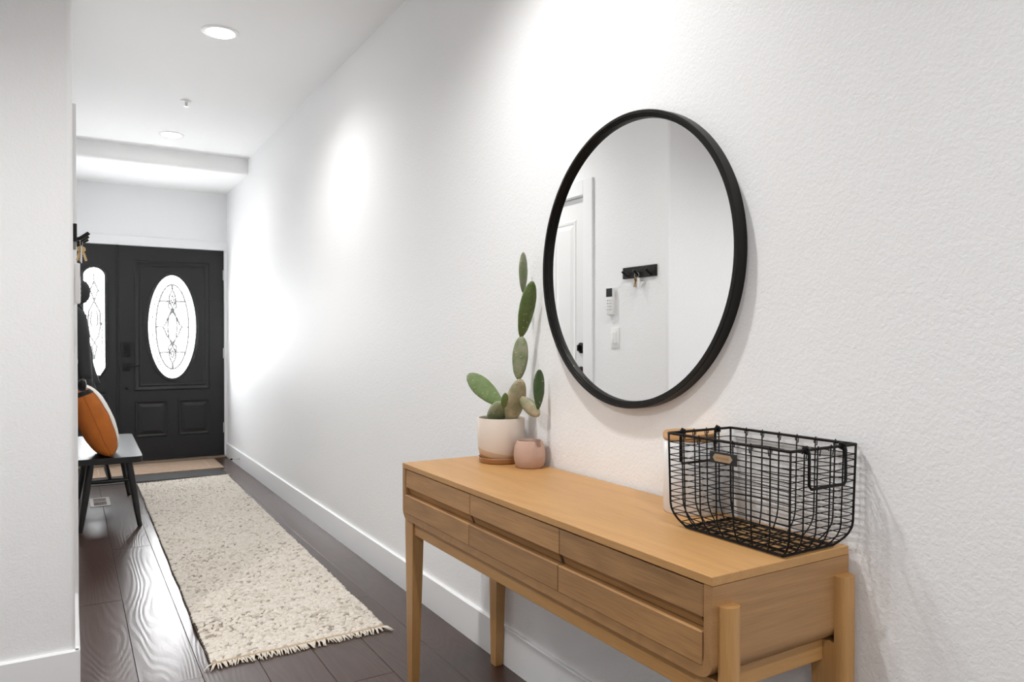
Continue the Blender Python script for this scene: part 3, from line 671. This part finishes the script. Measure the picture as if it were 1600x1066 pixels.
dl(bm, 'backing', M['rugbase'], rug, root=RC)
# nubby loops, far too many to count
vs, fs, tint = [], [], []
rr = random.Random(11); row = 0; yv = 0.0
LEN = 3.79; NROW = 350
for j in range(NROW):
    v = (j + 0.5) / NROW; off = rr.random(); nl = 38
    base_t = rr.uniform(-0.06, 0.06)
    for i in range(-1, nl + 1):
        u = (i + off) / nl + rr.uniform(-0.010, 0.010)
        if u < 0.008 or u > 0.992: 
            if not (-0.02 < u < 1.02): continue
            u = min(max(u, 0.012), 0.988)
        vv = min(max(v + rr.uniform(-0.4, 0.4) / NROW, 0.003), 0.997)
        c = rugp(u, vv); l = rr.uniform(0.008, 0.0155); wd = rr.uniform(0.0036, 0.0056); h = rr.uniform(0.005, 0.012); a = rr.uniform(-0.35, 0.35)
        ca, sa = math.cos(a), math.sin(a); b0 = len(vs)
        for (lx, ly, lz) in ((-1, 0, 0), (-0.45, -1, 0.05), (0.5, -1, 0.05), (1, 0, 0), (0.5, 1, 0.05), (-0.45, 1, 0.05), (-0.5, -0.35, 0.9), (0.5, -0.35, 0.95), (0.5, 0.4, 0.95), (-0.5, 0.4, 0.9)):
            x_, y_ = lx * l, ly * wd
            vs.append((c.x + x_ * ca - y_ * sa - RC[0], c.y + x_ * sa + y_ * ca - RC[1], c.z + lz * h))
        for f in ((0, 1, 6), (1, 2, 7, 6), (2, 3, 7), (3, 4, 8), (3, 8, 7), (4, 5, 9, 8), (5, 0, 9), (0, 6, 9), (6, 7, 8, 9)): fs.append(tuple(b0 + q for q in f))
        tn = rr.random(); tn = 0.15 + 0.50 * tn + base_t if tn > 0.05 else 0.05 + tn
        tint += [tn] * 10
me = bpy.data.meshes.new('pile'); me.from_pydata(vs, [], fs); me.materials.append(M['pile'])
at_ = me.attributes.new('tint', 'FLOAT', 'POINT'); at_.data.foreach_set('value', tint)
for p_ in me.polygons: p_.use_smooth = True
o = bpy.data.objects.new('pile', me); link(o, rug); o['kind'] = 'stuff'
# bound hems and dark selvedge, fringe strands
dl(T([rugp(0.002, j / 120) + Vector((-0.003, 0, 0.001)) for j in range(121)], 0.0038, 6), 'selvedge', plain('dark_wool', (0.07, 0.052, 0.04), 0.95), rug, 'all', root=RC)
dl(T([rugp(i / 30, 0.0) + Vector((0, -0.004, 0.002)) for i in range(31)], 0.0060, 8), 'hem', plain('tan_binding', (0.50, 0.38, 0.26), 0.9), rug, 'all', root=RC)
bm = bmesh.new()
for end, s in ((0.0, -1), (1.0, 1)):
    for k in range(104):
        u = (k + rr.uniform(0.1, 0.9)) / 104; p0 = rugp(u, end) + Vector((0, s * 0.006, 0.002))
        ln = rr.uniform(0.030, 0.052) if s < 0 else rr.uniform(0.012, 0.024)
        dx = rr.uniform(-0.016, 0.016) + (0.03 if u > 0.965 else 0) - (0.024 if u < 0.03 else 0)
        tube(bm, [p0, p0 + Vector((dx * 0.4, s * ln * 0.45, 0.003)), p0 + Vector((dx, s * ln, -p0.z + 0.0030))], [0.0032, 0.0034, 0.0016], 5)
o = dl(bm, 'fringe', M['fringe'], rug, 'all', root=RC); o['kind'] = 'stuff'

# ------------------------------------------------------------------ mats at the door
def mat_thing(name, label, x0, x1, y0, y1, z0, h, mat, bord=None):
    t = thing(name, label, 'mat', ((x0 + x1) / 2, (y0 + y1) / 2, z0)); hx, hy = (x1 - x0) / 2, (y1 - y0) / 2
    from_bm('mat_body', B(-hx, hx, -hy, hy, 0, h, 0.002), M[mat], t)
    if bord:
        bm = bmesh.new(); i = bord
        for k in (0.0,):
            for a in ((-hx + i, hx - i, -hy + i, -hy + i + 0.008), (-hx + i, hx - i, hy - i - 0.008, hy - i), (-hx + i, -hx + i + 0.008, -hy + i, hy - i), (hx - i - 0.008, hx - i, -hy + i, hy - i)):
                box(bm, *a, h, h + 0.0012)
        from_bm('border_line', bm, plain('mat_border', (0.46, 0.33, 0.25), 0.95), t)
    return t
mat_thing('doormat', 'brown coir doormat at the front door threshold', 0.105, 1.195, 7.03, 7.60, 0.0005, 0.012, 'mat', 0.10)
mat_thing('floor_mat', 'dark charcoal flat mat between doormat and runner rug', 0.06, 1.150, 6.70, 7.022, 0.0005, 0.005, 'rubber')

# ------------------------------------------------------------------ floor register, door stop
rg_ = thing('floor_register', 'floor vent under the bench, floor glare coloured into its pale frame', 'vent', (0.182, 6.02, 0.0006))
bm = bmesh.new()
hx, hy = 0.062, 0.155
for a in ((-hx, hx, -hy, -hy + 0.03), (-hx, hx, hy - 0.03, hy), (-hx, -hx + 0.022, -hy + 0.03, hy - 0.03), (hx - 0.022, hx, -hy + 0.03, hy - 0.03), (-hx + 0.022, hx - 0.022, -0.008, 0.008)): box(bm, *a, 0, 0.004)
from_bm('vent_frame', bm, plain('vent_frame_glare', (0.50, 0.44, 0.40), 0.3), rg_)  # brown frame coloured pale to carry the floor glare
from_bm('vent_well', B(-hx + 0.02, hx - 0.02, -hy + 0.028, hy - 0.028, 0.0001, 0.0008), plain('vent_brown', (0.09, 0.045, 0.028), 0.8), rg_)
for q in range(6):
    x = -hx + 0.030 + q * 0.0128
    from_bm('louvre', B(x - 0.0012, x + 0.0012, -hy + 0.03, hy - 0.03, 0.0009, 0.0034), plain('vent_louvre', (0.10, 0.055, 0.035), 0.6) if q == 0 else bpy.data.materials['vent_louvre'], rg_)
ds = thing('door_stop', 'thin spring door stop on the right baseboard by the front door', 'door stop', (XR - BT, 7.05, 0.075))
sp_pts = [(-0.004 - 0.060 * i / 120, 0.0045 * math.cos(i * 0.9), 0.0045 * math.sin(i * 0.9)) for i in range(121)]
from_bm('spring', T(sp_pts, 0.0011, 5), M['nickel'], ds, 'all')
from_bm('stop_base', lathe([(0.010, 0), (0.010, -0.003), (0.006, -0.006)], 16, 'x'), M['nickel'], ds, True)
from_bm('tip', lathe([(0.006, -0.062), (0.0085, -0.066), (0.0085, -0.076), (0.005, -0.080)], 16, 'x'), M['black_plastic'], ds, True)

# ------------------------------------------------------------------ bench with pillow
bn = thing('bench', 'black stained wooden bench against the left hall wall', 'bench', (0.215, 5.685, 0))
NRt = (0.215, 5.685, 0)
def bl(bm, name, smooth=False): return dl(bm, name, M['bench'], bn, smooth, root=NRt)
bm = prism([(0.028, 5.065)] + arc(0.385 - 0.03, 5.060 + 0.03, 0.03, -90, 0) + arc(0.405 - 0.03, 6.315 - 0.03, 0.03, 0, 90) + [(0.028, 6.315)], 2, 0.412, 0.448)
bmesh.ops.bevel(bm, geom=[e for e in bm.edges if abs(e.verts[0].co.z - e.verts[1].co.z) < 1e-6], offset=0.004, segments=2, affect='EDGES')
bl(bm, 'seat', True)
LEG = {}
for key, (xt, yt, xb, yb) in {'a': (0.110, 5.19, 0.050, 5.130), 'b': (0.315, 5.19, 0.372, 5.130), 'c': (0.110, 6.18, 0.050, 6.235), 'd': (0.315, 6.18, 0.378, 6.200)}.items():
    LEG[key] = (Vector((xt, yt, 0.4115)), Vector((xb, yb, 0.0)))
    a, b2 = LEG[key]
    bl(T([a, a.lerp(b2, 0.35), a.lerp(b2, 0.7), b2], [0.019, 0.021, 0.018, 0.0125], 12), 'leg', True)
def on(key, z): a, b2 = LEG[key]; return a.lerp(b2, (a.z - z) / (a.z - b2.z))
for p, q in (('a', 'b'), ('c', 'd')):
    A_, B_ = on(p, 0.290), on(q, 0.290); bl(T([A_, A_.lerp(B_, 0.5), B_], [0.010, 0.014, 0.010], 10), 'stretcher', True)
A_ = (on('a', 0.290) + on('b', 0.290)) / 2; B_ = (on('c', 0.290) + on('d', 0.290)) / 2
bl(T([A_, A_.lerp(B_, 0.5), B_], [0.012, 0.017, 0.012], 10), 'stretcher', True)

PLc = Vector((0.135, 5.30, 0.450))
pw = thing('pillow', 'tan suede pillow with black band leaning on the bench', 'pillow', PLc)
HZ, HY, TH, TILT, PCTR = 0.228, 0.235, 0.098, R(21), Vector((0.0, 0, 0.214))
def pill_pt(tt, a, scale=1.0):
    """tt -1..1 bottom to top, a around: the end towards -Y is a = 180 degrees"""
    c, s_ = math.cos(a), math.sin(a)
    prof = max(0.0, 1 - abs(tt) ** 2.4) ** 0.5
    x = TH * math.copysign(abs(s_) ** 0.75, s_) * (0.05 + 0.95 * prof)
    y = HY * math.copysign(abs(c) ** 0.5, c) * (0.90 + 0.10 * prof)
    x += 0.004 * noise.noise(Vector((y * 9, tt * 3, s_))) + 0.003 * noise.noise(Vector((y * 30, tt * 14, s_ * 2))) * (1 if tt < -0.6 else 0.2)
    p = Vector((x * scale, y * scale, tt * HZ))
    return Vector((p.x * math.cos(TILT) - p.z * math.sin(TILT), p.y, p.x * math.sin(TILT) + p.z * math.cos(TILT))) + PCTR
def pillow_mesh(scale=1.0, zlo=-1.0, zhi=1.0, a0=0.0, a1=360.0):
    bm = bmesh.new(); full = a1 - a0 >= 360; NU, NV = 36, 26
    rows = [[bm.verts.new(pill_pt(zlo + (zhi - zlo) * j / NV, R(a0 + (a1 - a0) * k / NU), scale)) for k in range(NU + (0 if full else 1))] for j in range(NV + 1)]
    for ra, rb in zip(rows, rows[1:]):
        m_ = len(ra)
        for k in range(m_ if full else m_ - 1): bm.faces.new([ra[k], ra[(k + 1) % m_], rb[(k + 1) % m_], rb[k]])
    if full: bm.faces.new(rows[0]); bm.faces.new(rows[-1])
    return bm
from_bm('pillow_body', pillow_mesh(), M['leather'], pw, 'all')
o = from_bm('front_panel', pillow_mesh(1.012, -0.93, 1.0, 40, 132), plain('cream_cloth', (0.72, 0.69, 0.64), 0.8), pw, 'all'); tag(o, 'cream cloth front of the pillow')
from_bm('band', pillow_mesh(1.016, 0.78, 0.90, 130, 235), M['black_plastic'], pw, 'all')
from_bm('seam', T([pill_pt(-0.97 + 1.72 * q / 24, math.pi, 1.002) for q in range(25)], 0.0018, 5), plain('seam_thread', (0.30, 0.08, 0.012), 0.8), pw, 'all')

# ------------------------------------------------------------------ things on the hall's left wall
hk = thing('key_rack', 'small black key rack with three angled hooks', 'key rack', (XL, 3.056, 1.532))
from_bm('board', B(0, 0.012, -0.135, 0.135, -0.031, 0.031, 0.002), M['black_metal'], hk)
HKY = (-0.095, 0.0, 0.095)
for y in HKY: from_bm('hook', T([(0.011, y, -0.018), (0.022, y, -0.014), (0.048, y, 0.006), (0.0485, y, 0.0065)], [0.0065, 0.0065, 0.0065, 0.005], 10), M['black_metal'], hk, True)
ks = thing('key_ring', 'ring of keys with white tag hanging from the middle hook', 'keys', (XL + 0.026, 3.056, 1.532 - 0.004))
from_bm('split_ring', T([(0.004 * math.sin(a), 0.014 * math.sin(a), -0.014 + 0.014 * math.cos(a)) for a in [2 * math.pi * k / 20 for k in range(20)]], 0.0012, 6, True), M['nickel'], ks, 'all')
def key(dy, rot, mat):
    bm = lathe([(0.011, -0.001), (0.011, 0.001)], 20, 'y', (0, 0, -0.012)); box(bm, -0.0035, 0.0035, -0.001, 0.001, -0.055, -0.020)
    for q in range(4): box(bm, 0.003, 0.0052, -0.001, 0.001, -0.052 + q * 0.007, -0.049 + q * 0.007)
    bmesh.ops.rotate(bm, verts=bm.verts, cent=(0, 0, 0), matrix=Matrix.Rotation(rot, 3, 'Y')); bmesh.ops.translate(bm, verts=bm.verts, vec=(0, dy, -0.026))
    from_bm('key', bm, mat, ks)
key(0.004, R(-16), M['brass']); key(-0.002, R(14), M['brass']); key(0.008, R(2), M['nickel'])
from_bm('tag', B(-0.002, 0.002, -0.024, -0.004, -0.088, -0.030, 0.001, 1), M['white_plastic'], ks)
rm = thing('remote_control', 'white remote control with black screen in a wall holder', 'remote', (XL, 3.292, 1.382))
from_bm('body', B(0.006, 0.026, -0.030, 0.030, -0.077, 0.077, 0.006), M['white_plastic'], rm, True)
from_bm('screen', B(0.0255, 0.0270, -0.027, 0.027, 0.026, 0.074, 0.0006, 1), M['black_plastic'], rm)
from_bm('holder', B(0, 0.0062, -0.026, 0.026, -0.080, 0.020, 0.001, 1), M['white_plastic'], rm)
gb = plain('grey_button', (0.52, 0.52, 0.52), 0.5)
for i in range(12): 
    y, z = -0.016 + 0.016 * (i % 3), 0.006 - 0.017 * (i // 3)
    from_bm('button', B(0.0255, 0.0272, y - 0.0045, y + 0.0045, z - 0.004, z + 0.004), gb, rm)
def switch(name, label, y, z, big=False):
    s = thing(name, label, 'light switch', (XL, y, z))
    from_bm('wall_plate', B(0, 0.006, -0.036, 0.036, -0.058, 0.058, 0.002), M['white_plastic'], s, True)
    from_bm('paddle', B(0.0058, 0.0095, -0.016, 0.016, -0.033, 0.033, 0.0015, 1), M['white_plastic'], s)
    if big: from_bm('dimmer_knob', lathe([(0.017, 0.0058), (0.017, 0.022), (0.013, 0.026), (0.004, 0.027)], 20, 'x', (0, 0, -0.038)), M['white_plastic'], s, True)
    else: from_bm('slider', B(0.0093, 0.0125, 0.008, 0.0145, -0.030, -0.006, 0.001, 1), M['white_plastic'], s)
switch('light_switch', 'white dimmer switch plate below the remote control', 3.266, 1.176)
switch('wall_dimmer', 'white wall dimmer with round knob beyond the inner door', 4.62, 1.085, True)

# coat and cap on pegs above the bench
def wob(p, s=1.0): return noise.noise(p * s)
ct = thing('coat', 'dark grey coat hanging from a wall peg above the bench', 'coat', (XL, 5.78, 0.850))
bm = bmesh.new(); rows = []; NA, NVv = 40, 26
for j in range(NVv + 1):
    v = j / NVv; z = 0.565 * (1 - v); ring = []
    ax_, ay = 0.018 + 0.115 * v ** 0.85, 0.045 + 0.155 * v ** 0.6
    for k in range(NA + 1):
        a = -math.pi / 2 + math.pi * k / NA
        fold = 1 + (0.10 + 0.16 * v) * math.sin(9 * a + 1.3 * math.sin(3 * v) + 0.5) * (0.3 + 0.7 * v)
        x = 0.004 + ax_ * math.cos(a) * fold; y = ay * math.sin(a)
        zz = z + (0.020 * math.sin(3 * a + 0.4) * v)
        ring.append(bm.verts.new((max(x, 0.003), y, zz)))
    rows.append(ring)
for a, b2 in zip(rows, rows[1:]): strip_ring(a, b2, bm)
bm.faces.new(rows[0]); bm.faces.new(rows[-1])
from_bm('coat_body', bm, M['coat'], ct, 'all')
for yy, xo in ((-0.165, 0.055), (0.12, 0.075)):
    pts = [(0.030, yy * 0.35, 0.545), (0.048, yy * 0.65, 0.46), (0.060, yy * 0.9, 0.34), (xo + 0.012, yy, 0.20), (xo + 0.022, yy, 0.10), (xo + 0.026, yy, 0.055)]
    slv = from_bm('sleeve', T(pts, [0.028, 0.042, 0.045, 0.042, 0.040, 0.037], 16), M['coat'], ct, 'all')
    from_bm('cuff', T([(xo + 0.026, yy, 0.060), (xo + 0.027, yy, 0.050), (xo + 0.027, yy, 0.025), (xo + 0.028, yy, 0.016)], [0.038, 0.034, 0.036, 0.032], 16), M['coat'], slv, 'all')
from_bm('collar', T([(0.020, -0.045, 0.565), (0.038, -0.025, 0.578), (0.045, 0.0, 0.574), (0.038, 0.025, 0.578), (0.020, 0.045, 0.565)], [0.010, 0.015, 0.016, 0.015, 0.010], 10), M['coat'], ct, 'all')
cp = thing('cap', 'black cap hanging from a wall peg above the coat', 'cap', (XL, 5.30, 1.462))
bm = bmesh.new(); rows = []
for j in range(13):
    t = j / 12 * math.pi / 2 * 0.97; ring = []
    for k in range(32):
        a = 2 * math.pi * k / 32; r = math.cos(t) ** 0.75
        ring.append(bm.verts.new((0.004 + 0.098 * math.sin(t) ** 0.9, 0.085 * r * math.cos(a) * (1 + 0.012 * math.cos(6 * a)), 0.086 * r * math.sin(a))))
    rows.append(ring)
for a, b2 in zip(rows, rows[1:]): strip_ring(a, b2, bm)
bm.faces.new(rows[0]); bm.faces.new(rows[-1]); from_bm('crown', bm, M['cap'], cp, 'all')
bm = bmesh.new(); A_, B_ = [], []
for k in range(17):
    a = math.pi + math.pi * k / 16
    A_.append((0.010 + 0.016 * abs(math.sin(a)), 0.078 * math.cos(a), -0.052 + 0.036 * math.sin(a))); B_.append((0.012 + 0.050 * abs(math.sin(a)), 0.082 * math.cos(a), -0.055 + 0.058 * math.sin(a)))
va = [bm.verts.new(p) for p in A_]; vb = [bm.verts.new(p) for p in B_]; vc = [bm.verts.new((p[0] + 0.003, p[1], p[2] + 0.003)) for p in A_]; vd = [bm.verts.new((p[0] + 0.003, p[1], p[2] + 0.003)) for p in B_]
for k in range(16): bm.faces.new([va[k], va[k + 1], vb[k + 1], vb[k]]); bm.faces.new([vc[k], vd[k], vd[k + 1], vc[k + 1]]); bm.faces.new([vb[k], vb[k + 1], vd[k + 1], vd[k]])
from_bm('brim', bm, M['cap'], cp, 'all')
